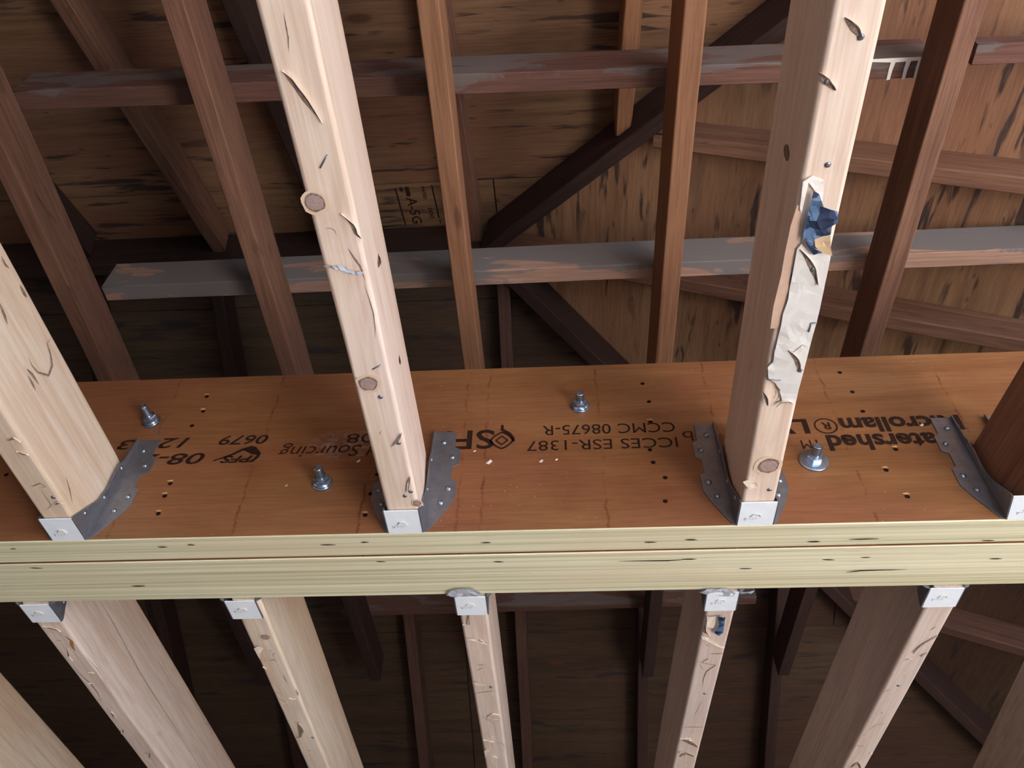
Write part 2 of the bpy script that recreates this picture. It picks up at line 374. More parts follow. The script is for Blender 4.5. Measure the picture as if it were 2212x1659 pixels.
gb = prism('wall_gable', [(-2.1, 2.5), (4.7, 2.5), (4.7, z_far(4.7)+.05), (RY, z_near(RY)+.12), (-2.1, z_near(-2.1)+.05)], lambda u, v, t: (-3.6+t, u, v), .1, 'wall', None); tag(gb, kind='structure')

ceiling = empty('ceiling', (0, RY, 3.7)); tag(ceiling, kind='structure')
def clip(poly, a, b, c):          # keep a*x+b*y<=c
    out = []
    for i in range(len(poly)):
        p, q = poly[i], poly[(i+1) % len(poly)]; dp = a*p[0]+b*p[1]-c; dq = a*q[0]+b*q[1]-c
        if dp <= 0: out.append(p)
        if dp*dq < 0: t = dp/(dp-dq); out.append((p[0]+(q[0]-p[0])*t, p[1]+(q[1]-p[1])*t))
    return out
def panels(name, rects, zf, clips, mat, th=.0125, off=OFF):
    for (x0, x1, y0, y1) in rects:
        g = .0016; poly = [(x0+g, y0+g), (x1-g, y0+g), (x1-g, y1-g), (x0+g, y1-g)]
        for c in clips: poly = clip(poly, *c)
        if len(poly) < 3: continue
        dz = random.uniform(-.0004, .0004)
        prism(name, poly, lambda u, v, t: (u, v, zf(u, v)+off+t+dz), th, mat, ceiling)
near_r = []
for (y0, y1, xo) in ((1.07, RY, -.15), (-.06, 1.07, .95), (-1.19, -.06, -.35), (-2.2, -1.19, .95)):
    x = xo-2.44*3
    while x < 3.2: near_r.append((max(x, -3.6), min(x+2.44, 3.2), y0, y1)) if x+2.44 > -3.6 else None; x += 2.44
hk = RX+RY
panels('plywood_sheet', near_r, lambda x, y: z_near(y), [(1, 1, hk)], 'ply_x')
panels('plywood_sheet', [(a, b, 2*RY-d, 2*RY-c) for a, b, c, d in near_r]+[(-3.6, 3.2, 3.4, 4.8)], lambda x, y: z_far(y), [(1, -1, RX-RY)], 'ply_shade')  # far slope sheets carry the attic shade in their colour
hip_r = []
for (x0, x1, yo) in ((RX, .62, -.55), (.62, 1.75, -.55), (1.75, 3.2, .67)):
    y = yo-2.44
    while y < 4.8: hip_r.append((x0, x1, y, y+2.44)); y += 2.44
HC = [(-1, -1, -hk), (-1, 1, RY-RX)]
panels('plywood_sheet', [q for q in hip_r if q[2] < 1.2], lambda x, y: z_hip(x), HC, 'ply_y')
panels('plywood_sheet', [q for q in hip_r if q[2] >= 1.2], lambda x, y: z_hip(x), HC, 'ply_shade_y')  # far hip sheets use the shade-toned plywood too
v = [(-3.7, -2.3, z_near(-2.3)), (RX, RY, z_near(RY)), (-3.7, RY, z_near(RY)), (3.3, -2.3, z_hip(3.3)), (3.3, RY-RX+3.3-RX-RY+RY, z_hip(3.3)), (-3.7, 4.9, z_far(4.9))]
def skin(name, pts, zf):
    prism(name, pts, lambda a, b, t: (a, b, zf(a, b)+OFF+.0145+t), .03, 'dark_and_shade', ceiling)  # unseen slab added so no sunlight leaks through the sheet joints
yy = RY-(3.3-RX); skin('roof_light_seal', [(-3.7, -2.3), (hk+2.3, -2.3), (RX, RY), (-3.7, RY)], lambda x, y: z_near(y))
skin('roof_light_seal', [(-3.7, 4.9), (4.9-RY+RX, 4.9), (RX, RY), (-3.7, RY)], lambda x, y: z_far(y))
skin('roof_light_seal', [(RX, RY), (hk+2.3, -2.3), (3.5, -2.3), (3.5, 4.9), (4.9-RY+RX, 4.9)], lambda x, y: z_hip(x))
# grade stamp printed on a sheet
def stamp_text(s, x0, x1, y0, y1, parent=ceiling):
    cu = bpy.data.curves.new('stamp', 'FONT'); cu.body = s; cu.size = 1; cu.offset = .012; cu.resolution_u = 2
    o = bpy.data.objects.new('stamp', cu); col.objects.link(o); bpy.context.view_layer.update()
    me = bpy.data.meshes.new_from_object(o.evaluated_get(bpy.context.evaluated_depsgraph_get())); bpy.data.objects.remove(o)
    us = [q.co.x for q in me.vertices]; vs = [q.co.y for q in me.vertices]
    for q in me.vertices:
        u = (q.co.x-min(us))/(max(us)-min(us)); r = (q.co.y-min(vs))/(max(vs)-min(vs)); y = y0+(y1-y0)*u
        q.co = (x0+(x1-x0)*r, y, z_near(y)+OFF-.0022)
    me.materials.clear(); link('stamped_lettering', me, 'stamp', ceiling)
def stamp_bar(x0, x1, y0, y1):
    link('stamped_bar', mesh('bar', [(x, y, z_near(y)+OFF-.0022) for x, y in ((x0, y0), (x1, y0), (x1, y1), (x0, y1))], [(0, 1, 2, 3)]), 'stamp', ceiling)
stamp_bar(-.426, -.422, 1.085, 1.24); stamp_bar(-.323, -.319, 1.08, 1.215); stamp_bar(-.321, -.318, 1.222, 1.24)
stamp_text('A-5G', -.402, -.372, 1.125, 1.235); stamp_text('RATED', -.352, -.342, 1.085, 1.135); stamp_text('000', -.347, -.334, 1.17, 1.215)
stamp_bar(-.413, -.404, 1.083, 1.10); stamp_bar(-.398, -.386, 1.083, 1.12)

# ------------------------------------------------------------------ roof timbers
def rafter(x, y0, y1, far=False, mat='old', label=''):
    if not far: P0, P1 = (x, y0, z_near(y0)), (x, y1, z_near(y1))
    else: P0, P1 = (x, y0, z_far(y0)), (x, y1, z_far(y1))
    o = timber('rafter', P0, P1, .038, .089, mat, n=24); tag(o, label, 'rafter', 'roof rafters'); return o
rafter(-1.39, -1.9, RY-.02, mat='dark_and_shade', label='rafter nearest the left edge, high in the dark attic corner')
rafter(-.983, -1.9, RY-.02, mat='old', label='dark brown rafter slanting behind the left end of the grey runner boards')
rafter(-.642, -1.9, RY-.02, mat='dark_and_shade', label='rafter just behind the left brown attic joist, mostly hidden')
rafter(-.2305, -1.9, RY-.02, mat='old', label='rafter right behind the middle brown attic joist')
rafter(.1664, -1.9, hk-.19, mat='old_orange', label='short orange rafter ending on the dark hip rafter')
rafter(.60, -1.9, hk-.62, mat='old', label='rafter at the top, hidden behind the right pale joist')
for x, l in ((-1.42, 'far slope rafter seen left between the pale joists below the beam'), (-1.02, 'far slope rafter behind the leftmost pale joists'), (-.545, 'short rafter stub below the grey runner, left of the middle'),
             (-.16, 'far slope rafter standing beside the middle brown attic joist under the runner')):
    rafter(x, RY+.03, 4.5, True, 'old_shade' if x > -.6 else 'dark_and_shade', l)  # far rafters coloured darker to stand for the unlit slope
rafter(.26, RY+.5, 4.5, True, 'dark_and_shade', 'dark far slope rafter seen through the gap under the beam')
rafter(.72, RY+.95, 4.5, True, 'dark_and_shade', 'dark far slope rafter low at the right under the beam')
rg = timber('ridge_board', (-3.5, RY+.019, z_near(RY)-.05), (RX, RY+.019, z_near(RY)-.05), .038, .14, 'dark_and_shade', n=30); tag(rg, 'dark ridge board at the top of the roof, just above the front grey runner', 'ridge board')
def hip(sgn, L, label):
    e = Vector((RX+.012, RY, z_near(RY)-.045)); d = Vector((1, -sgn, -.4)); P1 = e+d*L
    side = Vector((1, sgn, 0)).normalized()*.019
    Y = d.normalized(); X = Y.cross(Vector((0, 0, 1))).normalized()
    o = timber('hip_rafter', e-X*.019, P1-X*.019, .038, .132, 'dark_and_shade', n=30); tag(o, label, 'rafter', 'hip rafters'); return o
hip(1, 2.9, 'thick near black hip rafter slanting diagonally up to the right')
hip(-1, 3.0, 'second dark hip rafter falling away behind the grey runner to the lower right')
def jack(y, xs, mat, label):
    x1 = 3.0; o = timber('jack_rafter', (xs, y+.038, z_hip(xs)), (x1, y+.038, z_hip(x1)), .038, .089, mat, n=24); tag(o, label, 'rafter', 'jack rafters of the hip end'); return o
jack(.865, RX+RY-.865+.05, 'old', 'upper reddish rafter crossing level behind the right pale joist')
jack(1.262, RX+.06, 'old', 'lower reddish rafter running down right behind the runner, just above the beam')
jack(2.06, RX+.80, 'dark_and_shade', 'rafter of the hip end right under the beam at the right edge')
jack(2.40, RX+1.13, 'old_shade', 'farthest rafter of the hip end seen low at the right')  # both far jacks also wear the wood toned for shade
# attic joists
UZ = 3.0055
for x, yaw, tw, mat, lab in ((-1.46, -.02, 0, 'dark_and_shade', 'dark attic joist beyond the left edge pale joist'), (-1.0305, -.0270, .002, 'old', 'leftmost brown attic joist, dull, above the left end of the beam'),
        (-.6221, -.0004, .0021, 'old', 'brown attic joist with peeled edge between the left and centre pale joists'), (-.2059, .0047, -.0013, 'old_orange', 'orange brown attic joist in the middle of the picture'),
        (.2299, -.003, -.0064, 'old_orange', 'orange brown attic joist just left of the joist with torn wrap'), (.6782, -.0035, -.0014, 'old', 'dark sided attic joist right of the joist with torn wrap')):
    o = timber('attic_joist', (x-.32*yaw, -.02, UZ), (x+1.35*yaw, 1.65, UZ), .038, .0955, mat, tw=tw, r=.003); tag(o, lab, 'joist', 'brown attic joists')
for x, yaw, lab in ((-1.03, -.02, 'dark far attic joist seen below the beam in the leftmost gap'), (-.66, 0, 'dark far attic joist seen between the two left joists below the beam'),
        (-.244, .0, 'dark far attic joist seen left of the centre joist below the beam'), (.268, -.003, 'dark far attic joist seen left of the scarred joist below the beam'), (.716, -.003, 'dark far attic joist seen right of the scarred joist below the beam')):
    o = timber('attic_joist', (x, 1.55, UZ+.001), (x+1.1*yaw, 2.58, UZ+.001), .0375, .0955, 'dark_and_shade', r=.003, n=20); tag(o, lab, 'joist', 'far attic joists toned for shade')  # joists cut behind the beam so far halves can be coloured as shade
def runner(x0, y0, x1, y1, z0, z1, mat, lab):
    o = timber('runner_board', (x0, y0+.038, z0), (x1, y1+.038, z1), .038, .094, mat, r=.002, n=40); tag(o, lab, 'board', 'grey runner boards'); return o
runner(-1.005, .5585, .705, .5815, 3.1055, 3.104, 'white_wood_thin', 'upper grey runner board with white paint drips at its right end')
runner(-1.004, 1.0006, 1.25, .9986, 3.0975, 3.108, 'white_wood', 'front grey runner board thickly smeared with plaster, just above the beam')
runner(-.72, 2.30, .62, 2.27, 3.103, 3.103, 'white_wood_thin', 'faint grey runner board seen through the gap below the beam')
st = timber('short_board', (.768, .598, 3.098), (1.35, .598, 3.098), .038, .036, 'white_wood_thin', r=.002, n=10); tag(st, 'short dark grey board at the top right corner of the attic', 'board')
# paint drips at the right end of the upper runner
rb = [o for o in col.objects if o.name.startswith('runner_board')][0]
fn_s = lambda u, v, t: (u, .5585+.0134*(u+1.005)-t, v)
fn_b = lambda u, v, t: (u, v, 3.1038-t)
def paint(pts, fn): 
    crumple('white_paint_drip', pts, fn, .0004, 'white', rb, 1, 3, 60, .0012)
yb = .581
for xa in (.625, .652, .673): paint([(xa, yb-.001), (xa+.009, yb-.001), (xa+.006, yb+.02), (xa+.0055, yb+.037), (xa-.0005, yb+.038), (xa-.001, yb+.018)], fn_b)
paint([(.585, yb-.002), (.69, yb-.002), (.69, yb+.004), (.63, yb+.006), (.585, yb+.003)], fn_b)

# ------------------------------------------------------------------ laminated beam
beam = empty('laminated_beam', (0, D+TB/2, HB)); tag(beam, 'reddish brown laminated veneer beam with printed lettering and pale underside', 'beam')
plies = []
for i in range(3):
    g0 = .0012 if i == 1 else (.0002 if i == 2 else 0); g1 = .0010 if i == 0 else .0002
    y0 = D+i*TP+g0; y1 = D+(i+1)*TP-(g1 if i < 2 else 0)
    dz = (0, -.0012, .0002)[i]; X0, X1 = -1.75, 1.75; n = 70; v = []; f = []; mi = []
    r = .0012
    prof = [(y0, HB+HH), (y0, HB+dz+r), (y0+r, HB+dz), (y1-r, HB+dz), (y1, HB+dz+r), (y1, HB+HH)]
    for k in range(n+1):
        x = X0+(X1-X0)*k/n
        for j, (a, b) in enumerate(prof):
            wv = .0005*noise.noise(Vector((x*6, i*5, j)))
            v.append((x, a+(wv if j in (2, 3) else 0)+(.0006*noise.noise(Vector((x*3, 7, 1))) if (i, j) in ((0, 3), (0, 4)) else 0), b+wv*(j in (2, 3))))
    for k in range(n):
        for j in range(6):
            a, b = k*6+j, k*6+(j+1) % 6; f.append((a, b, b+6, a+6)); mi.append(0 if j in (0, 4, 5) else 1)
    f.append(tuple(range(6))); mi.append(1); f.append(tuple(n*6+j for j in range(5, -1, -1))); mi.append(1)
    me = mesh('ply', v, f, mi); bm = bmesh.new(); bm.from_mesh(me); bmesh.ops.recalc_face_normals(bm, faces=bm.faces); bm.to_mesh(me); bm.free()
    plies.append(link('beam_ply', me, ['lvl_face', 'lvl_edge'], beam))
ply = plies[0]
# printed lettering
YT = D-.0005
T = lambda *a, **k: text('printed_lettering', *a, **k)
T('Watershed', .533, .352, 2.3634, 2.336, 'ink', ply, YT, bold=.03)
T('TM', .344, .318, 2.3565, 2.341, 'ink', ply, YT, bold=.0)
T('Microllam', .533, .377, 2.3946, 2.368, 'ink', ply, YT, bold=.03)
T('LVL', .335, .263, 2.3946, 2.3685, 'ink', ply, YT, bold=.03)
T('R', .3635, .352, 2.388, 2.375, 'ink', ply, YT, bold=.02)
def ring(cx, cz, r0, r1, sx=1.0, pow_=1.0, mat='ink', seg=28, name='printed_lettering'):
    v = []
    for k in range(seg):
        a = 2*math.pi*k/seg; c, s = math.cos(a), math.sin(a)
        q = (abs(c)**pow_+abs(s)**pow_)**(-1/pow_)
        for r in (r0, r1): v.append((cx+r*q*c*sx, YT, cz+r*q*s))
    return link(name, mesh(name, v, [(2*k, 2*k+1, (2*k+3) % (2*seg), (2*k+2) % (2*seg)) for k in range(seg)]), mat, ply)
ring(.3575, 2.3815, .0125, .0145, 1.05, 2)
T('Fb', .197, .168, 2.379, 2.361, 'ink_soft', ply, YT)
T('ICCES ESR-1387', .160, -.0388, 2.3683, 2.3502, 'ink', ply, YT)
T('CCMC 08675-R', .160, -.0176, 2.397, 2.3785, 'ink', ply, YT)
T('SFI', -.083, -.148, 2.3915, 2.3565, 'ink', ply, YT, bold=.012)
ring(-.0725, 2.3715, .0135, .0165, 1.0, 1.35, name='printed_emblem'); ring(-.0725, 2.3715, .0062, .0092, 1.0, 1.05, name='printed_emblem')
link('printed_emblem', mesh('leaf', [(-.0745, YT, 2.401), (-.0705, YT, 2.401), (-.0705, YT, 2.393), (-.061, YT, 2.386), (-.055, YT, 2.376), (-.0555, YT, 2.368), (-.058, YT, 2.3695), (-.0605, YT, 2.377), (-.066, YT, 2.384), (-.0745, YT, 2.3905)], [tuple(range(10))]), 'ink', ply)
T('d Sourcing', -.238, -.3752, 2.3705, 2.350, 'ink_soft', ply, YT, shear=.25)
T('008', -.228, -.285, 2.392, 2.3745, 'ink_soft', ply, YT)
T('0679', -.3955, -.4636, 2.3947, 2.3775, 'ink', ply, YT, bold=.012, shear=.2)
T('12', -.5065, -.5475, 2.3935, 2.3745, 'ink', ply, YT, bold=.012, shear=.3)
T('3', -.584, -.606, 2.392, 2.374, 'ink', ply, YT, bold=.012, shear=.2)
T('08-25', -.4755, -.590, 2.3632, 2.343, 'ink', ply, YT, bold=.012, shear=.2)
T('PFS', -.408, -.4515, 2.356, 2.3435, 'ink', ply, YT, bold=.03, shear=.3)
link('printed_emblem', mesh('swoosh', [(-.4612, YT, 2.3470), (-.4615, YT, 2.3490), (-.440, YT, 2.3600), (-.4275, YT, 2.3695), (-.4150, YT, 2.3745), (-.4080, YT, 2.3720), (-.3985, YT, 2.3600), (-.4000, YT, 2.3520), (-.4060, YT, 2.3440), (-.4160, YT, 2.3440), (-.4070, YT, 2.3490), (-.4035, YT, 2.3570), (-.4120, YT, 2.3590), (-.4200, YT, 2.3640), (-.4250, YT, 2.3660), (-.439, YT, 2.3565)], [tuple(range(16))]), 'ink', ply)
# nail holes with lifted splinters
holes = [(-.5092, 2.4784), (-.5051, 2.4467), (-.5122, 2.4176), (-.7415, 2.3328), (-.5072, 2.3093), (-.5074, 2.2879), (-.5058, 2.2588), (-.2373, 2.2831), (-.2391, 2.2486), (-.2336, 2.3161), (.1259, 2.477), (.131, 2.4389), (.1286, 2.3985), (.1224, 2.3468), (.1242, 2.3245), (.1363, 2.2979), (.1317, 2.2594), (.405, 2.4875), (.4105, 2.4462), (.4134, 2.4072), (.4335, 2.3359), (.4102, 2.3009), (.4217, 2.2576)]
fnF = lambda u, v, t: (u, D-t, v)
for i, (hx, hz) in enumerate(holes):
    h_ = disc('nail_hole', (hx, hz), .0031, .0029, fnF, 'hole', ply, .0004)
    if i in (0, 1, 4, 5, 6, 8, 20, 21, 22, 12): crumple('splinter', [(hx-.006, hz+.004), (hx+.001, hz+.0055), (hx+.004, hz+.003), (hx, hz+.0015)], fnF, .0015, 'splinter', ply, 1, i, 300)
for (fx, fz, fw) in ((-.0880, 2.3320, .0045), (-.0200, 2.3310, .003), (.0000, 2.333, .002), (-.108, 2.3525, .002), (-.19, 2.33, .003), (-.262, 2.340, .003), (-.35, 2.30, .002), (.48, 2.3775, .003)):
    crumple('plaster_fleck', [(fx-fw, fz-fw*.5), (fx, fz-fw), (fx+fw, fz+fw*.2), (fx+fw*.4, fz+fw)], fnF, .001, 'white', ply, 1, fx*99, 300)

# bolts
def bolt(x, z, L, big, tilt, lab):
    b = empty('bolt', (x, D, z)); tag(b, lab, 'bolt', 'bolts through the beam')
    d = Vector((tilt[0], -1, tilt[1])).normalized(); c = Vector((x, D, z))
    R0 = .0185 if big else .0135
    lathe('washer', [(R0, 0), (R0, .0022), (R0-.0008, .0028), (.006, .0029)], c, d, 'zinc', b, 28)
    if not big: lathe('flange', [(R0-.001, .0028), (.0115, .0045), (.0095, .0065)], c, d, 'zinc', b, 24)
    nr = .0102
    lathe('nut', [(nr, .0028), (nr, .0105), (nr*.93, .0118), (.0062, .0122)], c, d, 'zinc', b, 6, False, .35)
    pr = [(.0060, .003)]
    t = .0125
    while t < L-.0015: pr += [(.0060, t), (.00535, t+.0007)]; t += .0014
    pr += [(.0056, L-.001), (.0048, L)]
    lathe('threaded_shaft', pr, c, d, 'zinc', b, 16)
    return b
bolt(-.5744, 2.4286, .030, False, (-.10, .05), 'zinc bolt at the upper left of the beam face, above the number 12')
bolt(-.3033, 2.3033, .030, False, (.0, .0), 'zinc bolt below the word Sourcing, between the left and centre joists')
bolt(.0351, 2.4337, .026, False, (.0, .0), 'zinc bolt in the upper middle of the beam face')
bolt(.3263, 2.3197, .028, True, (.0, .0), 'zinc bolt with a large washer right of the joist with torn wrap')

# ------------------------------------------------------------------ joist hangers
FL = [(0, 0), (.006, .003), (.024, .034), (.0325, .053), (.0325, .080), (.026, .084), (.026, .106), (.034, .110), (.034, .136), (.027, .141), (.027, .170), (0, .170)]
SF = [(0, 0), (.041, 0), (.041, .005), (.030, .025), (.016, .050), (.011, .075), (.013, .095), (.013, .118), (.010, .125), (.007, .170), (0, .170)]
def hanger(xl, sw, near, lab, sl=1.0, sr=1.0, zs=None, lean=0.0, nails=True, yaw=0.0):
    zs = zs if zs is not None else (HB+.002); yf = D if near else YB; s = -1 if near else 1; th = .0014
    h = empty('joist_hanger', (xl+sw/2, yf, zs)); tag(h, lab, 'hanger', 'steel joist hangers')
    xr = xl+sw
    L = .0415; n = 8; v = []; f = []     # seat: slightly dished plate
    def sx(t): return yaw*s*t*L
    pts = [(xl+sx(0), 0), (xr+sx(0), 0), (xr+sx(1), 1), (xl+sx(1), 1)]
    prism('seat', [(p[0], yf+s*(L*p[1] if p[1] else .0002)) for p in pts], lambda a, b, t: (a, b, zs-.0018+t), th, 'galv_seat', h)
    seat = h.children[-1] if h.children else None
    for side, k in ((-1, sl), (1, sr)):
        x0 = xl if side < 0 else xr
        prism('side_flange', SF, lambda a, b, t: (x0+side*(.0002+t)+yaw*s*a+side*lean*b, yf+s*(a+.0002), zs-.0015+b), th, 'galv', h)
        prism('face_flange', FL, lambda a, b, t: (x0+side*(a*k+.0006)+side*lean*b, yf+s*(.0002+t), zs+b-.0015), th, 'galv', h)
        if nails:
            for a, b in ((.0135, .148), (.0255, .1205), (.0245, .066), (.017, .043)):
                c = Vector((x0+side*(a*k+lean*b), yf+s*.0015, zs+b)); lathe('nail', [(.0036, 0), (.0038, .0012), (.0026, .0024), (.0008, .003)], c, (random.uniform(-.2, .2), s, random.uniform(-.25, .1)), 'nail', h, 10)
            for a, b in ((.0075, .112), (.009, .06), (.026, .02)):
                c = Vector((x0+side*(.0015+lean*b), yf+s*a, zs+b)); lathe('nail', [(.0030, 0), (.0030, .001), (.001, .002)], c, (side, 0, 0), 'nail', h, 10)
    fn = lambda u, q, t: (u, q, zs-.0018-t)
    cx = xl+sw*.45; cy = yf+s*.018
    ribbon('stamped_dimple', [(cx-.006, cy+.002), (cx-.002, cy-.003), (cx+.004, cy-.002), (cx+.007, cy+.002)], .0022, fn, 'galv', h, .0003, True, .0012)
    for k in range(4): ribbon('stamped_mark', [(cx-.010+k*.0035, cy+.007+random.uniform(-.001, .001)), (cx-.0085+k*.0035, cy+.004)], .0009, fn, 'galv', h, .0002)
    for k in range(3): ribbon('stamped_mark', [(cx-.010, cy-.0015*k+.009), (cx-.0122, cy-.0015*k+.006)], .0007, fn, 'galv', h, .0002)
    return h
hanger(-.6254, .0400, True, 'joist hanger of the leftmost pale joist, on the printed beam face', sr=1.1, lean=.04)
hanger(-.2055, .0405, True, 'joist hanger of the pale joist with the big knot left of centre', sl=.9, sr=1.1)
hanger(.2116, .0410, True, 'joist hanger of the pale joist with the torn wrap', sl=.95, sr=.95)
hanger(.5225, .0410, True, 'joist hanger at the right edge, nearest the right border', sl=1.0, lean=.0, yaw=.15)
hanger(-.7279, .040, False, 'small seat of the hanger far left under the beam', zs=ZF-.001, nails=True)
hanger(-.4461, .040, False, 'hanger seat under the beam, second from the left', zs=ZF-.001)
hanger(-.1388, .040, False, 'hanger seat under the beam in the centre with torn film above it', zs=ZF-.001)
hanger(.1889, .040, False, 'hanger seat under the beam with grey film beside it, right of centre', zs=ZF-.001)
hanger(.4698, .042, False, 'bright hanger seat under the beam, rightmost one', zs=ZF-.001)

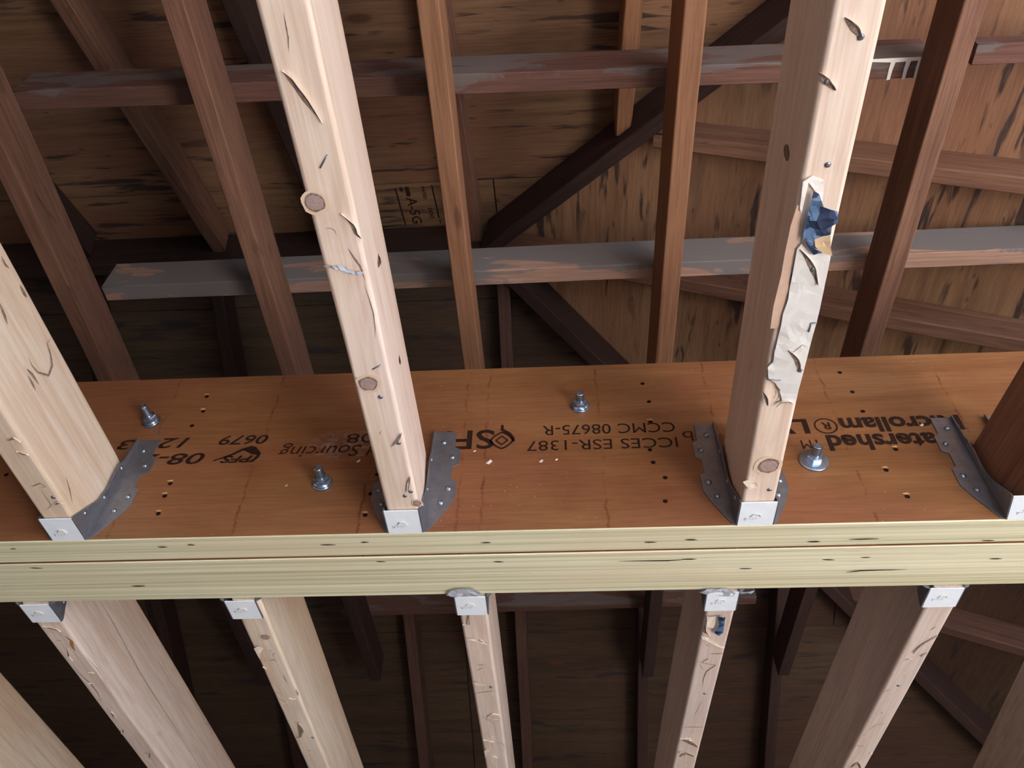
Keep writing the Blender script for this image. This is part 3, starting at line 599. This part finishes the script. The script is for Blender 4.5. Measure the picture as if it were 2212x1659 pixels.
# ------------------------------------------------------------------ pale joists with their marks
MARKS = {'B': [('gouge', [(-0.1993, 0.2254), (-0.1944, 0.2338), (-0.1868, 0.25), (-0.1773, 0.2678)], 0.005), ('crack', [(-0.188, 0.183), (-0.1885, 0.1935), (-0.1888, 0.2015), (-0.1909, 0.2128)], 0.0012), ('staple', [(-0.1875, 0.3068), (-0.1791, 0.2958)], None), ('gouge', [(-0.1783, 0.3494), (-0.1708, 0.3613), (-0.1695, 0.3703), (-0.1639, 0.3773)], 0.0045), ('knot', [(-0.1987, 0.3382), (-0.1989, 0.3435)], 0.009), ('crack', [(-0.196, 0.364), (-0.191, 0.3636), (-0.1875, 0.366), (-0.1864, 0.3729)], 0.001), ('crack', [(-0.1719, 0.4222), (-0.1698, 0.4399), (-0.1687, 0.4581), (-0.17, 0.4754), (-0.1727, 0.4877)], 0.0012), ('crack', [(-0.1792, 0.3847), (-0.176, 0.3942), (-0.1717, 0.4039), (-0.1699, 0.4198)], 0.0025), ('gouge', [(-0.1528, 0.3917), (-0.1535, 0.3988), (-0.1557, 0.4058)], 0.004), ('staple', [(-0.1816, 0.5267), (-0.1722, 0.5212)], None), ('gouge', [(-0.1519, 0.5097), (-0.153, 0.5213)], 0.003), ('knot', [(-0.1892, 0.5458)], 0.0095), ('nail', [(-0.1799, 0.5648)], None), ('nail', [(-0.1712, 0.6335)], None), ('gouge', [(-0.1791, 0.6386), (-0.1697, 0.6268), (-0.1655, 0.6177)], 0.003), ('crack', [(-0.1903, 0.6193), (-0.1871, 0.6142)], 0.001), ('gouge', [(-0.1727, 0.7135), (-0.169, 0.6987), (-0.166, 0.6877)], 0.003), ('nail', [(-0.1691, 0.7137)], None), ('nail', [(-0.177, 0.721)], None), ('knot', [(-0.1644, 0.7346)], 0.005)], 'C': [('gouge', [(0.218, 0.2087), (0.2259, 0.2168), (0.233, 0.2238)], 0.006), ('nail', [(0.2326, 0.2232)], None), ('gouge', [(0.2065, 0.2477), (0.2131, 0.2552), (0.2221, 0.2623)], 0.005), ('nail', [(0.2143, 0.2553)], None), ('nail', [(0.2285, 0.3244)], None), ('knot', [(0.2337, 0.6851)], 0.0115), ('nail', [(0.2412, 0.7259)], None), ('flap', [(0.2083, 0.7085), (0.2137, 0.7058), (0.2219, 0.709), (0.2297, 0.7166), (0.2225, 0.7208), (0.2178, 0.7221), (0.2131, 0.716)], None), ('crack', [(0.2155, 0.7117), (0.2225, 0.7208), (0.2178, 0.7221), (0.2287, 0.7166)], 0.0009), ('gouge', [(0.2112, 0.5706), (0.2152, 0.5811), (0.2183, 0.5907)], 0.0035), ('gouge', [(0.2279, 0.5922), (0.2321, 0.5865), (0.2388, 0.5862), (0.246, 0.5889)], 0.004), ('staple', [(0.213, 0.5548), (0.226, 0.5559)], None), ('staple', [(0.2429, 0.4956), (0.2438, 0.4851), (0.2488, 0.4848)], None), ('crack', [(0.2281, 0.5176), (0.2329, 0.5204), (0.2402, 0.5113), (0.2456, 0.5152)], 0.001), ('gouge', [(0.2281, 0.5176), (0.2369, 0.5296), (0.2438, 0.5462)], 0.005), ('nail', [(0.243, 0.5439)], None), ('crack', [(0.2224, 0.562), (0.2272, 0.569), (0.2276, 0.5793), (0.2258, 0.5839)], 0.0018), ('gouge', [(0.2191, 0.4028), (0.2282, 0.4152), (0.2339, 0.4255), (0.2413, 0.4415)], 0.005), ('nail', [(0.234, 0.4247)], None), ('film', [(0.2165, 0.4026), (0.2194, 0.3976), (0.2302, 0.4085), (0.2472, 0.4085), (0.2475, 0.4199), (0.248, 0.4364), (0.2488, 0.4848), (0.2461, 0.5894), (0.233, 0.5865), (0.228, 0.5713), (0.2222, 0.5608), (0.2141, 0.5537), (0.2112, 0.5393), (0.2155, 0.533), (0.2149, 0.5181), (0.2157, 0.5025), (0.2159, 0.4884), (0.2156, 0.4745), (0.2175, 0.4573), (0.2171, 0.4414)], None), ('whitepatch', [(0.2103, 0.3379), (0.2173, 0.3326), (0.2266, 0.3367), (0.2283, 0.3394), (0.23, 0.3576), (0.2197, 0.3443), (0.2152, 0.3388), (0.2146, 0.3555), (0.2142, 0.3672), (0.2122, 0.363)], None), ('blue', [(0.2191, 0.3443), (0.2245, 0.3479), (0.23, 0.3597), (0.2429, 0.3651), (0.2459, 0.3772), (0.2415, 0.3798), (0.2411, 0.3869), (0.2353, 0.3888), (0.2281, 0.3903), (0.2236, 0.3861), (0.2214, 0.3947), (0.2307, 0.4078), (0.2385, 0.4059), (0.2308, 0.3981), (0.2205, 0.3896), (0.2187, 0.3931), (0.2181, 0.3758), (0.2188, 0.3591)], None), ('brownpaper', [(0.2282, 0.3907), (0.2412, 0.3877), (0.2433, 0.3983), (0.2468, 0.4082), (0.2385, 0.4059), (0.2301, 0.3981)], None), ('strip', [(0.2099, 0.3601), (0.2134, 0.363), (0.2164, 0.38), (0.2162, 0.4004), (0.2168, 0.4193), (0.2158, 0.4324), (0.2171, 0.4573), (0.2156, 0.4745), (0.2153, 0.4923), (0.207, 0.492), (0.2061, 0.4654), (0.2069, 0.4455), (0.2077, 0.4305), (0.2072, 0.4074), (0.2077, 0.3796)], None), ('shadowslit', [(0.218, 0.4186), (0.2173, 0.4263), (0.2168, 0.4404), (0.2164, 0.4325), (0.2175, 0.4232)], None)], 'A': [('gouge', [(-0.6017, 0.6126), (-0.5925, 0.6087), (-0.588, 0.6146)], 0.004), ('gouge', [(-0.6, 0.6288), (-0.5947, 0.6335), (-0.5881, 0.6352)], 0.006), ('crack', [(-0.6117, 0.6886), (-0.6066, 0.6872), (-0.5969, 0.6827), (-0.5932, 0.6893), (-0.6005, 0.6906)], 0.002), ('gouge', [(-0.5967, 0.7221), (-0.59, 0.7173), (-0.5841, 0.7192)], 0.005), ('crack', [(-0.6008, 0.6939), (-0.6011, 0.722), (-0.6104, 0.7301)], 0.0015), ('crack', [(-0.5619, 0.673), (-0.5671, 0.6951), (-0.5742, 0.7196)], 0.002), ('nail', [(-0.5927, 0.7081)], None)], 'E': [('gouge', [(-0.7212, 0.9685), (-0.7125, 0.9735), (-0.7052, 0.9785), (-0.7006, 0.9835)], 0.008), ('stain', [(-0.7004, 0.9957), (-0.6961, 1.0082), (-0.7011, 1.0232), (-0.7023, 1.0359)], 0.007), ('gouge', [(-0.709, 1.0255), (-0.7175, 1.0485), (-0.7162, 1.0603)], 0.004), ('crack', [(-0.7212, 1.0722), (-0.7221, 1.0966), (-0.7173, 1.1276), (-0.7172, 1.1565), (-0.7231, 1.1862)], 0.0025), ('gouge', [(-0.7187, 1.2139), (-0.7217, 1.2295), (-0.7208, 1.2391)], 0.006), ('gouge', [(-0.7298, 1.2914), (-0.7232, 1.2781)], 0.004), ('crack', [(-0.723, 1.3648), (-0.7098, 1.365), (-0.7179, 1.3831), (-0.7116, 1.3887)], 0.003), ('crack', [(-0.6926, 1.0465), (-0.6893, 1.0838), (-0.6919, 1.1454)], 0.0012)], 'F': [('knot', [(-0.415, 1.0064)], 0.006), ('crack', [(-0.4273, 1.0695), (-0.4183, 1.0671), (-0.4165, 1.0737)], 0.002), ('gouge', [(-0.4398, 1.085), (-0.4363, 1.0932)], 0.004), ('crack', [(-0.415, 1.1101), (-0.4155, 1.1239), (-0.4139, 1.1352)], 0.002), ('flap', [(-0.4385, 1.0331), (-0.4297, 1.0258), (-0.4248, 1.0335), (-0.4323, 1.046), (-0.4377, 1.0613)], None), ('flap', [(-0.4383, 1.175), (-0.4317, 1.184), (-0.4297, 1.2006), (-0.4368, 1.1929)], None), ('gouge', [(-0.4229, 1.1783), (-0.4184, 1.1844), (-0.4118, 1.1815)], 0.005), ('gouge', [(-0.4275, 1.2583), (-0.4297, 1.2843), (-0.4367, 1.3075)], 0.01), ('crack', [(-0.4441, 1.3124), (-0.4374, 1.3109), (-0.4312, 1.3043)], 0.004), ('crack', [(-0.4337, 1.3577), (-0.4313, 1.3613)], 0.003), ('nail', [(-0.4157, 1.313)], None), ('gouge', [(-0.4049, 1.1525), (-0.4068, 1.1728)], 0.003)], 'G': [('gouge', [(-0.1349, 0.982), (-0.1263, 0.9837), (-0.1239, 0.9582)], 0.003), ('flap', [(-0.1343, 1.0174), (-0.1275, 1.0146), (-0.1151, 1.0225), (-0.1027, 1.0319), (-0.1123, 1.0286), (-0.1248, 1.0207)], None), ('crack', [(-0.1216, 1.0223), (-0.1091, 1.0287), (-0.1027, 1.0319)], 0.0014), ('flap', [(-0.1353, 1.1381), (-0.1298, 1.1348), (-0.1165, 1.1438), (-0.1257, 1.1488), (-0.1326, 1.1468)], None), ('crack', [(-0.1368, 1.1739), (-0.1185, 1.1683), (-0.0987, 1.1652)], 0.0016), ('gouge', [(-0.1229, 1.2479), (-0.1129, 1.2366), (-0.102, 1.2388)], 0.003), ('gouge', [(-0.1123, 1.254), (-0.105, 1.2561), (-0.101, 1.2523)], 0.006), ('crack', [(-0.132, 1.2458), (-0.12, 1.2577), (-0.1117, 1.2716)], 0.0014), ('gouge', [(-0.1347, 1.324), (-0.1275, 1.3304), (-0.118, 1.3327)], 0.006), ('crack', [(-0.1144, 1.337), (-0.1067, 1.3371), (-0.0998, 1.35)], 0.0016), ('flap', [(-0.1358, 1.3623), (-0.1293, 1.3537), (-0.1226, 1.369), (-0.1303, 1.3667), (-0.136, 1.3886)], None), ('nail', [(-0.1089, 1.1537)], None)], 'H': [('blue', [(0.2068, 0.9655), (0.2169, 0.9658), (0.2182, 1.0055), (0.2133, 1.0112), (0.2064, 1.0052), (0.2105, 0.9852)], None), ('flap', [(0.1935, 0.9706), (0.2065, 0.9696), (0.2058, 0.9994), (0.196, 0.9962)], None), ('gouge', [(0.1934, 0.9932), (0.1943, 1.0107), (0.2031, 1.0197)], 0.004), ('flap', [(0.1901, 1.0164), (0.2021, 1.0256), (0.2261, 1.0474), (0.2244, 1.0535), (0.2101, 1.0409), (0.1926, 1.0269)], None), ('crack', [(0.1938, 1.0224), (0.2101, 1.0409), (0.2242, 1.0519)], 0.0014), ('crack', [(0.1901, 1.087), (0.2023, 1.0938), (0.2195, 1.0991), (0.2079, 1.1167), (0.2051, 1.1401), (0.2073, 1.1624)], 0.0022), ('crack', [(0.1942, 1.0952), (0.2042, 1.1133)], 0.001), ('nail', [(0.2117, 1.1818)], None), ('crack', [(0.188, 1.2882), (0.2212, 1.2889)], 0.0018), ('gouge', [(0.1854, 1.3266), (0.1997, 1.3393), (0.2187, 1.3607)], 0.012), ('gouge', [(0.1905, 1.3927), (0.2013, 1.3819), (0.216, 1.3954)], 0.009), ('crack', [(0.2094, 1.2033), (0.2051, 1.2327), (0.2017, 1.2553)], 0.001), ('stain', [(0.2081, 1.0685), (0.2276, 1.0675)], 0.003)], 'I': [('crack', [(0.4975, 1.0165), (0.5025, 1.0066)], 0.0018), ('gouge', [(0.4891, 1.0731), (0.4946, 1.0549), (0.5017, 1.0431), (0.5101, 1.0285)], 0.003), ('gouge', [(0.5028, 1.0828), (0.5092, 1.0736)], 0.004), ('nail', [(0.4924, 1.1649)], None), ('crack', [(0.4803, 1.308), (0.4876, 1.2884), (0.5022, 1.2817)], 0.0016), ('crack', [(0.47, 1.3577), (0.4881, 1.3635)], 0.002), ('gouge', [(0.5, 1.3872), (0.5052, 1.3851)], 0.004), ('gouge', [(0.4838, 1.44), (0.4887, 1.422), (0.4984, 1.4443)], 0.007)], 'beam': [('slit', [(-0.685, 0.7967), (-0.6775, 0.797)], 0.003), ('slit', [(-0.4974, 0.7995), (-0.4849, 0.8003)], 0.003), ('slit', [(-0.4583, 0.7968), (-0.449, 0.7975)], 0.003), ('slit', [(-0.2929, 0.8026), (-0.2743, 0.8032)], 0.003), ('slit', [(-0.2424, 0.7993), (-0.232, 0.799)], 0.003), ('slit', [(-0.0949, 0.8055), (-0.0825, 0.8049)], 0.003), ('slit', [(0.1032, 0.8114), (0.1183, 0.8112)], 0.003), ('slit', [(-0.2304, 0.8384), (-0.2178, 0.8392)], 0.003), ('slit', [(-0.0833, 0.8437), (-0.0698, 0.8445)], 0.003), ('slit', [(0.0729, 0.8479), (0.1329, 0.8489), (0.1554, 0.8473)], 0.003), ('slit', [(0.1517, 0.8078), (0.1667, 0.8087)], 0.003), ('slit', [(0.2983, 0.8172), (0.3141, 0.8171)], 0.003), ('slit', [(0.3471, 0.814), (0.3824, 0.814)], 0.003), ('slit', [(0.5037, 0.8218), (0.5194, 0.822)], 0.003), ('slit', [(0.1507, 0.8465), (0.1692, 0.8471)], 0.003), ('slit', [(0.224, 0.8686), (0.2395, 0.8688)], 0.003), ('slit', [(0.3229, 0.853), (0.3383, 0.8542)], 0.003), ('slit', [(0.5252, 0.8585), (0.5402, 0.8586)], 0.003), ('slit', [(0.3571, 0.8811), (0.3748, 0.8779), (0.4319, 0.8773)], 0.003), ('slit', [(0.3688, 0.8505), (0.3809, 0.8505)], 0.003), ('slit', [(-0.6786, 0.8368), (-0.6616, 0.8384)], 0.003), ('slit', [(-0.5609, 0.881), (-0.5431, 0.8815)], 0.003), ('scrap0', [(-0.1506, 0.9126), (-0.1432, 0.901), (-0.132, 0.8961), (-0.1122, 0.8968), (-0.1038, 0.9049), (-0.1014, 0.9128), (-0.1108, 0.9147), (-0.1259, 0.9121), (-0.1369, 0.9144)], None), ('scrap1', [(0.1779, 0.9152), (0.1876, 0.9077), (0.2145, 0.9086), (0.2242, 0.9154), (0.2493, 0.9136), (0.247, 0.9187), (0.2337, 0.9196), (0.2223, 0.9245), (0.1981, 0.9224)], None), ('hair0', [(-0.1469, 0.9141), (-0.1502, 0.9233), (-0.1544, 0.9327)], None)]}

JN = {
 'A': (-.6235, .0009, .0385, .1275, -.0025, 'pine_tan', 'leftmost pale joist hung on the printed face of the beam'),
 'B': (-.2030, .0065, .0395, .1255, -.0085, 'pine', 'long pale joist with a round grey knot and nail gouges left of centre'),
 'C': (.2130, .0087, .0385, .1293, .0051, 'pine', 'long pale joist with torn blue and white wrap right of centre'),
 'D': (.5240, -.0978, .0385, .1180, .0059, 'old', 'brown joist cut off by the right border, end in a hanger')}
JF = {
 'J': (-1.052, -.015, .038, .132, 0, 'pine_tan', 'pale joist in the bottom left corner below the beam'),
 'E': (-.7262, -.0221, .0375, .1395, .0013, 'pine_pink', 'wide sided pale joist running from the far left hanger to the bottom'),
 'F': (-.4379, -.0258, .0380, .1286, -.0032, 'pine_tan', 'rough pale joist with a small orange knot below the beam'),
 'G': (-.1370, -.0029, .0380, .1327, -.0043, 'pine_pink', 'narrow looking pale joist in the centre below the beam'),
 'H': (.1919, -.0196, .0385, .1301, .0043, 'pine_pink', 'scarred pale joist with a blue scrap under its hanger'),
 'I': (.4755, -.0126, .0390, .1392, -.0016, 'pine_pink', 'wide sided pale joist under the rightmost hanger below the beam'),
 'K': (.742, .105, .038, .132, 0, 'pine_pink', 'pale joist in the bottom right corner below the beam')}
def mark_all(key, o, z):
    up = .0026 if key == 'C' else 0
    fn = lambda u, v, t: (u, v, z-t)
    fn2 = lambda u, v, t: (u, v, z-t-(up if .33 < v < .70 else 0))
    for kind, pts, wd in MARKS.get(key, []):
        if kind == 'gouge': ribbon('gouge', pts, wd, fn2, 'gouge', o, .0007, True, .0022)
        elif kind == 'crack': ribbon('crack', pts, wd, fn2, 'gouge', o, .0007)
        elif kind == 'strip': crumple('peeled_strip', pts, fn, .0003, 'peel', o, 2, 7, 60, .0007)
        elif kind == 'stain': ribbon('resin_stain', pts, wd, fn, 'stain', o, .0007)
        elif kind == 'shadowslit': crumple('shadow_slit', pts, fn, .0002, 'hole', o, 1, 1, 60, .0008)  # dark sliver painting the shadow beside the torn wrap
        elif kind == 'nail': lathe('nail_head', [(.0024, -.001), (.0026, .0008), (.001, .0014)], (pts[0][0], pts[0][1], fn2(pts[0][0], pts[0][1], 0)[2]), (0, 0, -1), 'galv', o, 10)
        elif kind == 'knot':
            c = pts[0]; r = wd or .006
            disc('knot_halo', c, r*1.35, r*1.35, fn, 'halo', o, .0006, 18)
            disc('knot_ring', c, r, r*1.0, fn, 'gouge', o, .0010, 18, .2, .0002); disc('knot', c, r*.82, r*.8, fn, 'knot', o, .0014, 18, .2, .0004)
            ribbon('knot_check', [(c[0]-r*.6, c[1]-r*.1), (c[0]+r*.1, c[1]+r*.1), (c[0]+r*.7, c[1]-r*.2)], r*.12, fn, 'gouge', o, .0015)
        elif kind == 'staple':
            for a, b in zip(pts[:-1], pts[1:]):
                A = Vector((a[0], a[1], z-.0010-up)); d = Vector((b[0]-a[0], b[1]-a[1], 0)); lathe('staple', [(.0007, 0), (.0007, d.length)], A, d, 'galv', o, 6)
        elif kind == 'flap': crumple('torn_splinter', pts, fn, .0025, 'pale', o, 1, 5, 200)
        elif kind == 'film': crumple('paper_wrap', pts, fn, .0022, 'film', o, 3, 2, 55, .0010)
        elif kind == 'whitepatch': crumple('paper_scrap', pts, fn, .0015, 'white', o, 2, 8, 80, .0010)
        elif kind == 'blue': bl = crumple('blue_wrap', pts, fn, .0042, ['blue', 'bluelite'], o, 2, 4, 70, .0030)
        elif kind == 'brownpaper': crumple('kraft_scrap', pts, fn, .003, 'brownp', o, 2, 6, 60, .0050)
        if kind == 'blue':
            for p in bl.data.polygons: p.material_index = 1 if noise.noise(p.center*95) > .02 else 0
def joist(key, near, dat):
    x, yaw, wd, h, tw, mat, lab = dat
    z = ZN if near else ZF
    if near: P0, P1 = (x-yaw*(D+.001+2.0), -2.0, z), (x, D-.0015, z)
    else: P0, P1 = (x, YB+.0015, z), (x+yaw*3.6, 4.55, z)
    o = timber('ceiling_joist', P0, P1, wd, h, mat, r=.0042, tw=tw, bow=.0009, n=90); tag(o, lab, 'joist', 'pale ceiling joists')
    mark_all(key, o, z); return o
OB = {}
for k, d_ in JN.items(): OB[k] = joist(k, True, d_)
for k, d_ in JF.items(): OB[k] = joist(k, False, d_)
# random cuts and nicks along the far joists and the near ones, so none is clean
for k in 'EFGHI':
    x, yaw, wd, h, tw, mat, lab = JF[k]; fn = lambda u, v, t: (u, v, ZF-t)
    for i in range(9):
        yv = random.uniform(YB+.08, YB+.75); xv = x+yaw*(yv-YB)+random.uniform(.006, .030); a = random.uniform(-1.2, 1.2); l = random.uniform(.004, .012)
        ribbon('nick', [(xv-l*math.cos(a)*.5, yv-l*math.sin(a)*.5), (xv, yv+random.uniform(-.001, .001)), (xv+l*math.cos(a)*.5, yv+l*math.sin(a)*.5)], random.uniform(.0008, .002), fn, 'gouge', OB[k], .0007, True, .0015 if i % 2 else None)
fnA = lambda u, v, t: (-.585+.0009*(u-D)-.0025*(v-ZN)/.1275+t, u, v)
for pl, wd_ in (([(.565, 2.3442), (.5644, 2.333), (.5777, 2.3288), (.5891, 2.3221), (.5926, 2.3082), (.5764, 2.2953), (.5644, 2.293), (.5522, 2.2941)], .0035), ([(.5608, 2.283), (.5716, 2.286), (.5877, 2.287)], .004),
                ([(.5674, 2.2792), (.5788, 2.279), (.5891, 2.2772)], .003), ([(.4882, 2.3406), (.4998, 2.34), (.5047, 2.3405)], .006), ([(.4818, 2.2984), (.4946, 2.2958), (.5056, 2.2925)], .005), ([(.4477, 2.3365), (.4586, 2.3358), (.4643, 2.3379)], .004)):
    ribbon('pitch_mark', pl, wd_, fnA, 'gouge', OB['A'], .0016)
fnE = lambda u, v, t: (-.7262+.0375-.0221*(u-YB)+.0013*(v-ZF)/.1395+t, u, v)
ribbon('crack', [(YB+.03, ZF+.075), (YB+.15, ZF+.072), (YB+.3, ZF+.062), (YB+.5, ZF+.060), (YB+.8, ZF+.055)], .0016, fnE, 'gouge', OB['E'], .0016)
fnG = lambda u, v, t: (-.137+.038-.0029*(u-YB)-.0043*(v-ZF)/.1327+t, u, v)
ribbon('crack', [(YB+.03, ZF+.012), (YB+.3, ZF+.014), (YB+.7, ZF+.012)], .0016, fnG, 'gouge', OB['G'], .0016)
# knot on the side of the wrapped joist, wane and stain on the others
fnC = lambda u, v, t: (.2130+.0087*(u-D)+.0051*(v-ZN)/.1293-t, u, v)
disc('knot', (.34, ZN+.055), .006, .010, fnC, 'gouge', OB['C'], .0012)
# slits in the underside of the beam, and film scraps caught at two hangers
fnU = lambda u, v, t: (u, v, HB-t)
for kind, pts, wd in MARKS['beam']:
    if kind == 'slit': ribbon('veneer_slit', pts, wd, fnU, 'hole', beam, .0018, True)
    elif kind.startswith('scrap'):
        o = crumple('film_scrap', pts, fnU, .004, 'foil', None, 2, 3, 90, .0012)
        tag(o, ('torn translucent film scrap over the centre hanger under the beam', 'grey crumpled film strip over the hanger right of centre under the beam')[int(kind[-1])], 'film scrap', 'film scraps caught under the beam')
# torn strip on the knotty joist
s = crumple('torn_film', [(-.1935, .4018), (-.1905, .4005), (-.185, .4025), (-.181, .4065), (-.1765, .4080), (-.170, .4085), (-.169, .4105), (-.175, .4120), (-.1805, .4105), (-.186, .4070), (-.191, .4055), (-.2035, .4020), (-.2045, .4005), (-.199, .3995)], lambda u, v, t: (u, v, ZN-t), .003, 'foil', OB['B'], 2, 11, 120, .0010)
